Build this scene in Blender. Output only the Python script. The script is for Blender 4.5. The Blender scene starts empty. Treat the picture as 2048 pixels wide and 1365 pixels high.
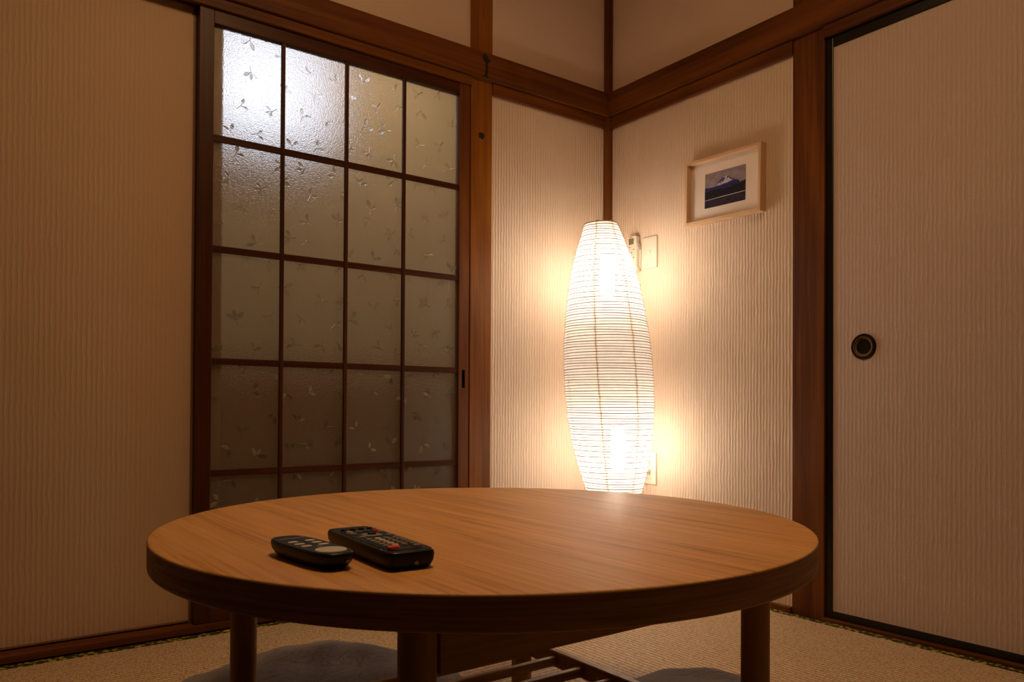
import bpy, bmesh, math, random
from mathutils import Vector, Matrix, Quaternion
random.seed(7)
S = bpy.context.scene
COL = S.collection
PI = math.pi

# ------------------------------------------------------------------ camera, world, exposure
cam = bpy.data.cameras.new('camera')
cam.sensor_fit = 'HORIZONTAL'
cam.sensor_width = 36.0
cam.lens = 1550.56 / 2048 * 36.0
cam.shift_y = (799.407 - 682.5) / 2048
cam.clip_start = 0.02
camo = bpy.data.objects.new('camera', cam)
COL.objects.link(camo)
_yaw, _pit, _rol = math.radians(36.44795), math.radians(0.54357), math.radians(0.29622)
_f = Vector((math.sin(_yaw) * math.cos(_pit), math.cos(_yaw) * math.cos(_pit), math.sin(_pit)))
_r = Vector((math.cos(_yaw), -math.sin(_yaw), 0))
_u = _r.cross(_f)
_r2 = math.cos(_rol) * _r + math.sin(_rol) * _u
_u2 = -math.sin(_rol) * _r + math.cos(_rol) * _u
camo.matrix_world = Matrix(((_r2.x, _u2.x, -_f.x, -2.14172), (_r2.y, _u2.y, -_f.y, -2.26093),
                            (_r2.z, _u2.z, -_f.z, 0.64151), (0, 0, 0, 1)))
S.camera = camo

w = bpy.data.worlds.new('world')
S.world = w
w.use_nodes = True
bg = w.node_tree.nodes['Background']
bg.inputs[0].default_value = (0.80, 0.55, 0.42, 1)
bg.inputs[1].default_value = 0.05

S.view_settings.view_transform = 'Standard'
S.view_settings.look = 'None'
S.view_settings.exposure = 0.48
S.view_settings.gamma = 1.0
S.view_settings.use_curve_mapping = False

BULB_POWER = 56.0         # emission strength of the two lamp bulbs
BULB_COL = (1.0, 0.81, 0.61)
WINDOW_POWER = 1.5
HALL_FILL_POWER = 19.0  # strength of the lamp added in the hallway
CEILING_FILL_POWER = 13.0       # unseen ceiling light, added for warm fill

# ------------------------------------------------------------------ materials
def new_mat(name):
    m = bpy.data.materials.new(name)
    m.use_nodes = True
    nt = m.node_tree
    return m, nt, nt.nodes['Principled BSDF']

def plain(name, col, rough=0.5, metal=0.0, spec=0.5):
    m, nt, b = new_mat(name)
    b.inputs['Base Color'].default_value = (*col, 1)
    b.inputs['Roughness'].default_value = rough
    b.inputs['Metallic'].default_value = metal
    b.inputs['Specular IOR Level'].default_value = spec
    n = nt.nodes.new('ShaderNodeTexNoise'); n.inputs['Scale'].default_value = 900
    bp = nt.nodes.new('ShaderNodeBump'); bp.inputs['Strength'].default_value = 0.05
    bp.inputs['Distance'].default_value = 0.0005
    nt.links.new(n.outputs['Fac'], bp.inputs['Height'])
    nt.links.new(bp.outputs['Normal'], b.inputs['Normal'])
    return m

def ramp(nt, stops):
    r = nt.nodes.new('ShaderNodeValToRGB')
    e = r.color_ramp.elements
    while len(e) < len(stops):
        e.new(0.5)
    for k, (p, c) in enumerate(stops):
        e[k].position = p
        e[k].color = (*c, 1)
    return r

def mapping(nt, scale, rot=(0, 0, 0), src='Object'):
    tc = nt.nodes.new('ShaderNodeTexCoord')
    mp = nt.nodes.new('ShaderNodeMapping')
    mp.inputs['Scale'].default_value = scale
    mp.inputs['Rotation'].default_value = rot
    nt.links.new(tc.outputs[src], mp.inputs['Vector'])
    return mp

def wood(name, axis, stops, fine=60.0, long=1.6, rough=0.45, bump=0.15, coarse=7.0, bumpd=0.0006, spec=0.28):
    """streaky wood, grain along axis 0/1/2"""
    m, nt, b = new_mat(name)
    sc = [fine] * 3; sc[axis] = long
    mp = mapping(nt, sc)
    n1 = nt.nodes.new('ShaderNodeTexNoise'); n1.inputs['Scale'].default_value = 1.0
    n1.inputs['Detail'].default_value = 6; n1.inputs['Roughness'].default_value = 0.65
    n1.inputs['Distortion'].default_value = 0.4
    nt.links.new(mp.outputs[0], n1.inputs['Vector'])
    sc2 = [coarse] * 3; sc2[axis] = coarse * 0.18
    mp2 = mapping(nt, sc2)
    n2 = nt.nodes.new('ShaderNodeTexNoise'); n2.inputs['Scale'].default_value = 1.0
    n2.inputs['Detail'].default_value = 3; n2.inputs['Distortion'].default_value = 0.8
    nt.links.new(mp2.outputs[0], n2.inputs['Vector'])
    mx = nt.nodes.new('ShaderNodeMix'); mx.data_type = 'FLOAT'
    mx.inputs[0].default_value = 0.5
    nt.links.new(n1.outputs['Fac'], mx.inputs[2]); nt.links.new(n2.outputs['Fac'], mx.inputs[3])
    r = ramp(nt, stops)
    nt.links.new(mx.outputs[0], r.inputs[0])
    nt.links.new(r.outputs[0], b.inputs['Base Color'])
    b.inputs['Roughness'].default_value = rough
    b.inputs['Specular IOR Level'].default_value = spec
    bp = nt.nodes.new('ShaderNodeBump'); bp.inputs['Strength'].default_value = bump
    bp.inputs['Distance'].default_value = bumpd
    nt.links.new(n1.outputs['Fac'], bp.inputs['Height'])
    nt.links.new(bp.outputs['Normal'], b.inputs['Normal'])
    return m

DW = [(0.30, (0.050, 0.011, 0.001)), (0.47, (0.125, 0.034, 0.003)), (0.62, (0.22, 0.068, 0.006)), (0.75, (0.32, 0.11, 0.013))]
dark_wood = [wood('stained_wood_%s' % a, k, DW, rough=0.55) for k, a in enumerate('xyz')]
AW = [(0.30, (0.10, 0.026, 0.002)), (0.47, (0.24, 0.078, 0.007)), (0.62, (0.38, 0.14, 0.014)), (0.75, (0.50, 0.20, 0.025))]
lamplit_wood = wood('amber_post_wood', 2, AW, rough=0.5)  # lighter copy of the post wood, the nearby lamp's light put into its colour
SW = [(0.30, (0.028, 0.006, 0.0012)), (0.5, (0.065, 0.016, 0.003)), (0.72, (0.12, 0.036, 0.007))]
door_wood = [wood('door_wood_%s' % a, k, SW, rough=0.4, fine=90) for k, a in enumerate('xyz')]
LW = [(0.30, (0.24, 0.135, 0.05)), (0.5, (0.38, 0.22, 0.085)), (0.7, (0.46, 0.28, 0.12))]
oak_leg = [wood('oak_%s' % a, k, LW, rough=0.5, fine=110) for k, a in enumerate('xyz')]
PW = [(0.3, (0.70, 0.45, 0.27)), (0.7, (0.80, 0.56, 0.36))]
frame_wood = [wood('pale_frame_wood_%s' % a, k, PW, rough=0.5, fine=150) for k, a in enumerate('xyz')]

def wallpaper(name, col, col2, axis, ribs=True, period=0.0120, depth=0.0021, strength=1.0):
    """vinyl paper with wavy upright ribs; axis = the horizontal axis lying in the wall"""
    m, nt, b = new_mat(name)
    b.inputs['Roughness'].default_value = 0.75
    b.inputs['Specular IOR Level'].default_value = 0.25
    tc = nt.nodes.new('ShaderNodeTexCoord')
    if ribs:
        wv = nt.nodes.new('ShaderNodeTexWave'); wv.wave_type = 'BANDS'; wv.wave_profile = 'SIN'
        wv.bands_direction = 'X' if axis == 0 else 'Y'
        wv.inputs['Scale'].default_value = 0.314 / period
        wv.inputs['Distortion'].default_value = 2.7
        wv.inputs['Detail'].default_value = 2.0
        wv.inputs['Detail Scale'].default_value = 0.0105 / period * 1.6
        mpw = nt.nodes.new('ShaderNodeMapping'); mpw.inputs['Scale'].default_value = (1, 1, 0.5)
        nt.links.new(tc.outputs['Object'], mpw.inputs['Vector'])
        nt.links.new(mpw.outputs[0], wv.inputs['Vector'])
        am = nt.nodes.new('ShaderNodeTexNoise'); am.inputs['Scale'].default_value = 14.0; am.inputs['Detail'].default_value = 2
        nt.links.new(tc.outputs['Object'], am.inputs['Vector'])
        rw = ramp(nt, [(0.30, (0, 0, 0)), (0.62, (0.45, 0.45, 0.45)), (0.95, (1, 1, 1))])
        nt.links.new(wv.outputs['Fac'], rw.inputs[0])
        rr = nt.nodes.new('ShaderNodeMath'); rr.operation = 'MULTIPLY'
        nt.links.new(rw.outputs[0], rr.inputs[0]); nt.links.new(am.outputs['Fac'], rr.inputs[1])
        h1 = rr.outputs[0]
    g = nt.nodes.new('ShaderNodeTexNoise'); g.inputs['Scale'].default_value = 420.0
    g.inputs['Detail'].default_value = 3
    nt.links.new(tc.outputs['Object'], g.inputs['Vector'])
    b1 = nt.nodes.new('ShaderNodeBump'); b1.inputs['Strength'].default_value = 0.5
    b1.inputs['Distance'].default_value = 0.0006
    nt.links.new(g.outputs['Fac'], b1.inputs['Height'])
    if ribs:
        b2 = nt.nodes.new('ShaderNodeBump'); b2.inputs['Strength'].default_value = strength
        b2.inputs['Distance'].default_value = depth
        nt.links.new(h1, b2.inputs['Height'])
        nt.links.new(b1.outputs['Normal'], b2.inputs['Normal'])
        nt.links.new(b2.outputs['Normal'], b.inputs['Normal'])
    else:
        nt.links.new(b1.outputs['Normal'], b.inputs['Normal'])
    # slow unevenness of the paper's own colour
    v = nt.nodes.new('ShaderNodeTexNoise'); v.inputs['Scale'].default_value = 3.0
    nt.links.new(tc.outputs['Object'], v.inputs['Vector'])
    r2 = ramp(nt, [(0.35, col2), (0.65, col)])
    nt.links.new(v.outputs['Fac'], r2.inputs[0])
    nt.links.new(r2.outputs[0], b.inputs['Base Color'])
    return m

WC, WC2 = (0.80, 0.635, 0.50), (0.775, 0.61, 0.475)
paper_A = wallpaper('ribbed_wallpaper_x', WC, WC2, 0)
paper_B = wallpaper('ribbed_wallpaper_y', WC, WC2, 1)
paper_up = wallpaper('plaster_wallpaper', (0.80, 0.62, 0.52), (0.77, 0.595, 0.50), 0, ribs=False)
fusuma_paper = wallpaper('fusuma_paper', (0.69, 0.55, 0.50), (0.67, 0.53, 0.48), 1, depth=0.0009)
panel_paper = wallpaper('panel_paper', (0.66, 0.475, 0.33), (0.64, 0.455, 0.315), 0, depth=0.0007)

black_lacquer = plain('black_lacquer', (0.004, 0.0035, 0.003), 0.35)
black_plastic = plain('black_plastic', (0.004, 0.0038, 0.004), 0.42, 0.0, 0.3)
dark_plastic = plain('charcoal_plastic', (0.012, 0.012, 0.013), 0.5, 0.0, 0.3)
white_plastic = plain('ivory_plastic', (0.78, 0.72, 0.60), 0.4)
button_white = plain('pale_button', (0.62, 0.56, 0.50), 0.5)
button_grey = plain('grey_button', (0.22, 0.21, 0.20), 0.55)
button_red = plain('red_button', (0.85, 0.07, 0.02), 0.5)
button_yellow = plain('yellow_button', (0.8, 0.5, 0.03), 0.5)
button_blue = plain('blue_button', (0.06, 0.08, 0.4), 0.5)
button_green = plain('green_button', (0.03, 0.2, 0.14), 0.5)
lcd_mat = plain('lcd', (0.16, 0.14, 0.075), 0.25)
hole_mat = plain('dark_slot', (0.01, 0.008, 0.006), 0.8)
brass = plain('aged_brass', (0.55, 0.33, 0.12), 0.3, 1.0)
dull_brass = plain('dull_brass', (0.17, 0.11, 0.055), 0.6, 0.15)
curtain_brown = plain('brown_boarding', (0.05, 0.030, 0.018), 0.7)
white_mat = plain('mat_board', (0.90, 0.80, 0.74), 0.8)
lens_mat = plain('clear_lens', (0.25, 0.26, 0.2), 0.15)
knot_mat = plain('wood_knot', (0.012, 0.006, 0.003), 0.6)
dark_floor = plain('hallway_floor_board', (0.10, 0.05, 0.025), 0.4)
hall_paint = plain('hallway_plaster', (0.50, 0.44, 0.34), 0.8)

# tatami
def tatami(name, axis):
    m, nt, b = new_mat(name)
    sc = [3.0] * 3; sc[1 - axis] = 66.0; sc[axis] = 3.0
    tc = nt.nodes.new('ShaderNodeTexCoord')
    wv = nt.nodes.new('ShaderNodeTexWave'); wv.wave_type = 'BANDS'
    wv.bands_direction = 'Y' if axis == 0 else 'X'
    wv.inputs['Scale'].default_value = 21.0; wv.inputs['Distortion'].default_value = 0.35
    wv.inputs['Detail'].default_value = 2.0; wv.inputs['Detail Scale'].default_value = 6.0
    nt.links.new(tc.outputs['Object'], wv.inputs['Vector'])
    # rush bundles across the rows
    mp = nt.nodes.new('ShaderNodeMapping')
    s = [260.0, 260.0, 260.0]; s[1 - axis] = 90.0
    mp.inputs['Scale'].default_value = s
    nt.links.new(tc.outputs['Object'], mp.inputs['Vector'])
    n = nt.nodes.new('ShaderNodeTexNoise'); n.inputs['Scale'].default_value = 1.0; n.inputs['Detail'].default_value = 3
    nt.links.new(mp.outputs[0], n.inputs['Vector'])
    rr = ramp(nt, [(0.0, (0.25, 0.25, 0.25)), (0.25, (0.9, 0.9, 0.9)), (1.0, (1, 1, 1))])
    nt.links.new(wv.outputs['Fac'], rr.inputs[0])
    mul = nt.nodes.new('ShaderNodeMath'); mul.operation = 'MULTIPLY_ADD'
    mul.inputs[1].default_value = 0.45
    nt.links.new(n.outputs['Fac'], mul.inputs[0]); nt.links.new(rr.outputs[0], mul.inputs[2])
    bp = nt.nodes.new('ShaderNodeBump'); bp.inputs['Strength'].default_value = 0.8
    bp.inputs['Distance'].default_value = 0.0016
    nt.links.new(mul.outputs[0], bp.inputs['Height'])
    nt.links.new(bp.outputs['Normal'], b.inputs['Normal'])
    cr = ramp(nt, [(0.32, (0.46, 0.31, 0.15)), (0.5, (0.76, 0.56, 0.35)), (0.7, (0.88, 0.69, 0.46))])
    nt.links.new(n.outputs['Fac'], cr.inputs[0])
    mx = nt.nodes.new('ShaderNodeMix'); mx.data_type = 'RGBA'; mx.blend_type = 'MULTIPLY'
    mx.inputs[0].default_value = 0.75
    nt.links.new(cr.outputs[0], mx.inputs[6]); nt.links.new(rr.outputs[0], mx.inputs[7])
    nt.links.new(mx.outputs[2], b.inputs['Base Color'])
    b.inputs['Roughness'].default_value = 0.6
    return m
tat = [tatami('tatami_rush_x', 0), tatami('tatami_rush_y', 1)]

def heri():
    m, nt, b = new_mat('tatami_border_cloth')
    tc = nt.nodes.new('ShaderNodeTexCoord')
    v = nt.nodes.new('ShaderNodeTexVoronoi'); v.inputs['Scale'].default_value = 75.0
    nt.links.new(tc.outputs['Object'], v.inputs['Vector'])
    r = ramp(nt, [(0.30, (0.60, 0.46, 0.04)), (0.40, (0.36, 0.32, 0.03)), (0.48, (0.03, 0.035, 0.008))])
    nt.links.new(v.outputs['Distance'], r.inputs[0])
    nt.links.new(r.outputs[0], b.inputs['Base Color'])
    b.inputs['Roughness'].default_value = 0.55
    return m
heri_mat = heri()

# table top: planks with grain along y
def tabletop_mat(name, planks=True):
    m, nt, b = new_mat(name)
    tc = nt.nodes.new('ShaderNodeTexCoord')
    mp = nt.nodes.new('ShaderNodeMapping'); mp.inputs['Scale'].default_value = (95, 2.4, 95)
    nt.links.new(tc.outputs['Object'], mp.inputs['Vector'])
    n1 = nt.nodes.new('ShaderNodeTexNoise'); n1.inputs['Scale'].default_value = 1
    n1.inputs['Detail'].default_value = 7; n1.inputs['Roughness'].default_value = 0.62; n1.inputs['Distortion'].default_value = 0.5
    nt.links.new(mp.outputs[0], n1.inputs['Vector'])
    mp2 = nt.nodes.new('ShaderNodeMapping'); mp2.inputs['Scale'].default_value = (16, 0.9, 16)
    nt.links.new(tc.outputs['Object'], mp2.inputs['Vector'])
    n2 = nt.nodes.new('ShaderNodeTexNoise'); n2.inputs['Scale'].default_value = 1
    n2.inputs['Detail'].default_value = 4; n2.inputs['Distortion'].default_value = 1.2
    nt.links.new(mp2.outputs[0], n2.inputs['Vector'])
    mx = nt.nodes.new('ShaderNodeMix'); mx.data_type = 'FLOAT'; mx.inputs[0].default_value = 0.45
    nt.links.new(n1.outputs['Fac'], mx.inputs[2]); nt.links.new(n2.outputs['Fac'], mx.inputs[3])
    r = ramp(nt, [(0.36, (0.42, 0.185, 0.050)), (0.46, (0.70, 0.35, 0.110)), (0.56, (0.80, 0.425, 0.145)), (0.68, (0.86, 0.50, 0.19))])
    nt.links.new(mx.outputs[0], r.inputs[0])
    # plank tone: piecewise steps across x
    sx = nt.nodes.new('ShaderNodeSeparateXYZ')
    nt.links.new(tc.outputs['Object'], sx.inputs[0])
    mr = nt.nodes.new('ShaderNodeMapRange')
    mr.inputs[1].default_value = -0.56; mr.inputs[2].default_value = 0.56
    nt.links.new(sx.outputs[0], mr.inputs[0])
    tone = nt.nodes.new('ShaderNodeValToRGB'); tone.color_ramp.interpolation = 'CONSTANT'
    st = [(0.0, .92), (0.16, 1.0), (0.30, .95), (0.42, 1.03), (0.56, .97), (0.66, 1.02), (0.78, 1.0), (0.885, .74), (0.925, 1.0)]
    e = tone.color_ramp.elements
    while len(e) < len(st):
        e.new(0.5)
    for k, (p_, v_) in enumerate(st):
        e[k].position = p_; e[k].color = (v_, v_, v_, 1)
    nt.links.new(mr.outputs[0], tone.inputs[0])
    mm = nt.nodes.new('ShaderNodeMix'); mm.data_type = 'RGBA'; mm.blend_type = 'MULTIPLY'; mm.inputs[0].default_value = 1.0
    nt.links.new(r.outputs[0], mm.inputs[6]); nt.links.new(tone.outputs[0], mm.inputs[7])
    nt.links.new(mm.outputs[2], b.inputs['Base Color'])
    b.inputs['Roughness'].default_value = 0.48
    b.inputs['Specular IOR Level'].default_value = 0.32
    bp = nt.nodes.new('ShaderNodeBump'); bp.inputs['Strength'].default_value = 0.25; bp.inputs['Distance'].default_value = 0.0004
    nt.links.new(n1.outputs['Fac'], bp.inputs['Height'])
    nt.links.new(bp.outputs['Normal'], b.inputs['Normal'])
    return m
top_mat = tabletop_mat('oak_plank_top')

# cushion cloth
def rim_mat_():
    m, nt, b = new_mat('oak_edge_band')
    tc = nt.nodes.new('ShaderNodeTexCoord')
    sp = nt.nodes.new('ShaderNodeSeparateXYZ'); nt.links.new(tc.outputs['Object'], sp.inputs[0])
    at = nt.nodes.new('ShaderNodeMath'); at.operation = 'ARCTAN2'
    nt.links.new(sp.outputs[1], at.inputs[0]); nt.links.new(sp.outputs[0], at.inputs[1])
    cb = nt.nodes.new('ShaderNodeCombineXYZ')
    nt.links.new(at.outputs[0], cb.inputs[0]); nt.links.new(sp.outputs[2], cb.inputs[2])
    mp = nt.nodes.new('ShaderNodeMapping'); mp.inputs['Scale'].default_value = (3.0, 1, 190.0)
    nt.links.new(cb.outputs[0], mp.inputs['Vector'])
    n = nt.nodes.new('ShaderNodeTexNoise'); n.inputs['Scale'].default_value = 1.0; n.inputs['Detail'].default_value = 5
    nt.links.new(mp.outputs[0], n.inputs['Vector'])
    r = ramp(nt, [(0.34, (0.26, 0.13, 0.04)), (0.5, (0.38, 0.20, 0.07)), (0.66, (0.46, 0.26, 0.10))])  # edge veneer in a darker tone, shade of the unlit side put into it
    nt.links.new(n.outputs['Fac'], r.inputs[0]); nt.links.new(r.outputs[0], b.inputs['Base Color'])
    b.inputs['Roughness'].default_value = 0.5; b.inputs['Specular IOR Level'].default_value = 0.3
    return m
rim_mat = rim_mat_()

def cloth():
    m, nt, b = new_mat('slate_cushion_cloth')
    tc = nt.nodes.new('ShaderNodeTexCoord')
    n = nt.nodes.new('ShaderNodeTexNoise'); n.inputs['Scale'].default_value = 900
    nt.links.new(tc.outputs['Object'], n.inputs['Vector'])
    r = ramp(nt, [(0.3, (0.22, 0.205, 0.22)), (0.7, (0.31, 0.29, 0.305))])
    nt.links.new(n.outputs['Fac'], r.inputs[0]); nt.links.new(r.outputs[0], b.inputs['Base Color'])
    b.inputs['Roughness'].default_value = 0.9
    mp = nt.nodes.new('ShaderNodeMapping'); mp.inputs['Scale'].default_value = (13, 34, 13)
    mp.inputs['Rotation'].default_value = (0, 0, 0.5)
    nt.links.new(tc.outputs['Object'], mp.inputs['Vector'])
    w1 = nt.nodes.new('ShaderNodeTexNoise'); w1.inputs['Scale'].default_value = 1.0
    w1.inputs['Detail'].default_value = 4; w1.inputs['Distortion'].default_value = 1.6
    nt.links.new(mp.outputs[0], w1.inputs['Vector'])
    bp = nt.nodes.new('ShaderNodeBump'); bp.inputs['Strength'].default_value = 0.8; bp.inputs['Distance'].default_value = 0.010
    nt.links.new(w1.outputs['Fac'], bp.inputs['Height'])
    nt.links.new(bp.outputs['Normal'], b.inputs['Normal'])
    return m
cushion_mat = cloth()

# frosted glass
def glass(name, rough, bump, milk=0.0):
    m = bpy.data.materials.new(name); m.use_nodes = True
    nt = m.node_tree
    for n_ in list(nt.nodes):
        if n_.type != 'OUTPUT_MATERIAL':
            nt.nodes.remove(n_)
    out = nt.nodes['Material Output']
    g = nt.nodes.new('ShaderNodeBsdfGlass'); g.inputs['IOR'].default_value = 1.45
    g.inputs['Roughness'].default_value = rough
    g.inputs['Color'].default_value = (0.97, 0.97, 0.95, 1)
    if bump:
        tc = nt.nodes.new('ShaderNodeTexCoord')
        n = nt.nodes.new('ShaderNodeTexNoise'); n.inputs['Scale'].default_value = 330; n.inputs['Detail'].default_value = 2
        nt.links.new(tc.outputs['Object'], n.inputs['Vector'])
        bp = nt.nodes.new('ShaderNodeBump'); bp.inputs['Strength'].default_value = bump
        bp.inputs['Distance'].default_value = 0.0012
        nt.links.new(n.outputs['Fac'], bp.inputs['Height'])
        nt.links.new(bp.outputs['Normal'], g.inputs['Normal'])
    if milk:
        d = nt.nodes.new('ShaderNodeBsdfDiffuse'); d.inputs[0].default_value = (0.74, 0.66, 0.50, 1)
        t_ = nt.nodes.new('ShaderNodeBsdfTranslucent'); t_.inputs[0].default_value = (0.74, 0.68, 0.56, 1)
        for q in (d, t_):
            if bump:
                nt.links.new(bp.outputs['Normal'], q.inputs['Normal'])
        ma = nt.nodes.new('ShaderNodeMixShader'); ma.inputs[0].default_value = 0.35
        nt.links.new(d.outputs[0], ma.inputs[1]); nt.links.new(t_.outputs[0], ma.inputs[2])
        mb = nt.nodes.new('ShaderNodeMixShader'); mb.inputs[0].default_value = milk
        nt.links.new(g.outputs[0], mb.inputs[1]); nt.links.new(ma.outputs[0], mb.inputs[2])
        nt.links.new(mb.outputs[0], out.inputs[0])
    else:
        nt.links.new(g.outputs[0], out.inputs[0])
    return m
frost = glass('frosted_glass', 0.14, 1.0, 0.13)
clear = glass('leaf_relief_glass', 0.07, 0.0, 0.0)
milky = glass('milky_leaf_relief', 0.2, 0.0, 0.42)
clear.node_tree.nodes['Glass BSDF'].inputs['Color'].default_value = (0.90, 0.89, 0.86, 1)

def emit(name, col, s):
    m = bpy.data.materials.new(name); m.use_nodes = True
    nt = m.node_tree
    for n_ in list(nt.nodes):
        if n_.type != 'OUTPUT_MATERIAL':
            nt.nodes.remove(n_)
    e = nt.nodes.new('ShaderNodeEmission'); e.inputs[0].default_value = (*col, 1); e.inputs[1].default_value = s
    nt.links.new(e.outputs[0], nt.nodes['Material Output'].inputs[0])
    return m
bulb_mat = emit('glowing_bulb', BULB_COL, BULB_POWER)
ceiling_fill_mat = emit('dim_opal_cover', (1.0, 0.60, 0.27), CEILING_FILL_POWER)
window_mat = emit('lit_window', (0.80, 0.84, 1.0), WINDOW_POWER)

def paper_shade():
    m = bpy.data.materials.new('rice_paper'); m.use_nodes = True
    nt = m.node_tree
    for n_ in list(nt.nodes):
        if n_.type != 'OUTPUT_MATERIAL':
            nt.nodes.remove(n_)
    out = nt.nodes['Material Output']
    tc = nt.nodes.new('ShaderNodeTexCoord')
    n = nt.nodes.new('ShaderNodeTexNoise'); n.inputs['Scale'].default_value = 60; n.inputs['Detail'].default_value = 4
    nt.links.new(tc.outputs['Object'], n.inputs['Vector'])
    r = ramp(nt, [(0.3, (0.76, 0.79, 0.83)), (0.7, (0.86, 0.89, 0.93))])
    nt.links.new(n.outputs['Fac'], r.inputs[0])
    t = nt.nodes.new('ShaderNodeBsdfTranslucent'); nt.links.new(r.outputs[0], t.inputs[0])
    d = nt.nodes.new('ShaderNodeBsdfDiffuse'); nt.links.new(r.outputs[0], d.inputs[0])
    tr = nt.nodes.new('ShaderNodeBsdfTransparent'); tr.inputs[0].default_value = (1, 1, 1, 1)
    m1 = nt.nodes.new('ShaderNodeMixShader'); m1.inputs[0].default_value = 0.46
    nt.links.new(t.outputs[0], m1.inputs[1]); nt.links.new(d.outputs[0], m1.inputs[2])
    m2 = nt.nodes.new('ShaderNodeMixShader'); m2.inputs[0].default_value = 0.30
    nt.links.new(m1.outputs[0], m2.inputs[1]); nt.links.new(tr.outputs[0], m2.inputs[2])
    nt.links.new(m2.outputs[0], out.inputs[0])
    return m
rice = paper_shade()
def thin_mat(name, col, through):
    m, nt, b = new_mat(name)
    b.inputs['Base Color'].default_value = (*col, 1); b.inputs['Roughness'].default_value = 0.8
    t_ = nt.nodes.new('ShaderNodeBsdfTransparent'); t_.inputs[0].default_value = (1.0, 0.86, 0.68, 1)
    mx = nt.nodes.new('ShaderNodeMixShader'); mx.inputs[0].default_value = through
    nt.links.new(b.outputs[0], mx.inputs[1]); nt.links.new(t_.outputs[0], mx.inputs[2])
    nt.links.new(mx.outputs[0], nt.nodes['Material Output'].inputs[0])
    return m
bamboo = thin_mat('bamboo_ring', (0.30, 0.21, 0.13), 0.04)
cord_mat = thin_mat('twisted_cord', (0.80, 0.64, 0.46), 0.55)

# ------------------------------------------------------------------ mesh helpers
def box(bm, x0, x1, y0, y1, z0, z1, bevel=0.0, mi=0):
    r = bmesh.ops.create_cube(bm, size=1.0)
    vs = r['verts']
    for v in vs:
        v.co = Vector((x0 + (v.co.x + .5) * (x1 - x0), y0 + (v.co.y + .5) * (y1 - y0), z0 + (v.co.z + .5) * (z1 - z0)))
    fs = list({f for v in vs for f in v.link_faces})
    for f in fs:
        f.material_index = mi
    if bevel > 0:
        es = list({e for v in vs for e in v.link_edges})
        bmesh.ops.bevel(bm, geom=es, offset=bevel, segments=2, affect='EDGES', profile=0.5)
    return vs

def lathe(bm, prof, seg=48, cx=0, cy=0, cap0=True, cap1=True, mi=0):
    rings = []
    for (r, z) in prof:
        rings.append([bm.verts.new((cx + r * math.cos(2 * PI * k / seg), cy + r * math.sin(2 * PI * k / seg), z)) for k in range(seg)])
    for a, b in zip(rings, rings[1:]):
        for k in range(seg):
            f = bm.faces.new((a[k], a[(k + 1) % seg], b[(k + 1) % seg], b[k])); f.material_index = mi
    if cap0:
        f = bm.faces.new(list(reversed(rings[0]))); f.material_index = mi
    if cap1:
        f = bm.faces.new(rings[-1]); f.material_index = mi
    return rings

def tube(bm, pts, rad, seg=8, closed=False, caps=True):
    n = len(pts); rings = []
    pts = [Vector(p) for p in pts]
    up = Vector((0, 0, 1))
    for i, p in enumerate(pts):
        if closed:
            t = pts[(i + 1) % n] - pts[(i - 1) % n]
        else:
            t = pts[min(i + 1, n - 1)] - pts[max(i - 1, 0)]
        t.normalize()
        a = t.cross(up)
        if a.length < 1e-3:
            a = t.cross(Vector((1, 0, 0)))
        a.normalize(); b = t.cross(a)
        rr = rad[i] if isinstance(rad, (list, tuple)) else rad
        rings.append([bm.verts.new(p + rr * (math.cos(2 * PI * k / seg) * a + math.sin(2 * PI * k / seg) * b)) for k in range(seg)])
    pairs = list(zip(rings, rings[1:])) + ([(rings[-1], rings[0])] if closed else [])
    for a, b in pairs:
        for k in range(seg):
            bm.faces.new((a[k], a[(k + 1) % seg], b[(k + 1) % seg], b[k]))
    if caps and not closed:
        bm.faces.new(list(reversed(rings[0]))); bm.faces.new(rings[-1])

def obj(name, bm, mats, parent=None, smooth=False, loc=None, angle=None):
    me = bpy.data.meshes.new(name)
    bmesh.ops.recalc_face_normals(bm, faces=bm.faces[:])
    bm.to_mesh(me); bm.free()
    for m in (mats if isinstance(mats, (list, tuple)) else [mats]):
        me.materials.append(m)
    if smooth or angle:
        for p in me.polygons:
            p.use_smooth = True
        if angle:
            me.set_sharp_from_angle(angle=math.radians(angle))
    o = bpy.data.objects.new(name, me)
    COL.objects.link(o)
    if parent:
        o.parent = parent
    if loc:
        o.location = loc
    return o

def struct(name, bm, mats, parent=None, **k):
    o = obj(name, bm, mats, parent, **k)
    if not parent:
        o['kind'] = 'structure'
    return o

def thing(name, label, cat, loc=(0, 0, 0), rotz=0.0, group=None):
    o = bpy.data.objects.new(name, None)
    COL.objects.link(o)
    o.location = loc; o.rotation_euler = (0, 0, rotz)
    o['label'] = label; o['category'] = cat
    if group:
        o['group'] = group
    return o

def bxo(name, x0, x1, y0, y1, z0, z1, mat, parent=None, bevel=0.0, **k):
    bm = bmesh.new(); box(bm, x0, x1, y0, y1, z0, z1, bevel)
    return obj(name, bm, mat, parent, **k)

def sbx(name, x0, x1, y0, y1, z0, z1, mat, bevel=0.0):
    o = bxo(name, x0, x1, y0, y1, z0, z1, mat, None, bevel)
    o['kind'] = 'structure'
    return o

FZ = 0.008      # surface of the mats
CEIL = 2.42
XE, YE = -3.2, -3.2

# ------------------------------------------------------------------ room shell
sbx('floor', XE, 0.03, YE, 0.03, -0.10, -0.045, dark_floor)
sbx('ceiling', XE, 0.1, YE, 0.1, CEIL, CEIL + 0.05, wood('ceiling_board', 0, [(0.3, (0.60, 0.44, 0.28)), (0.7, (0.72, 0.55, 0.37))], rough=0.5))

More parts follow.
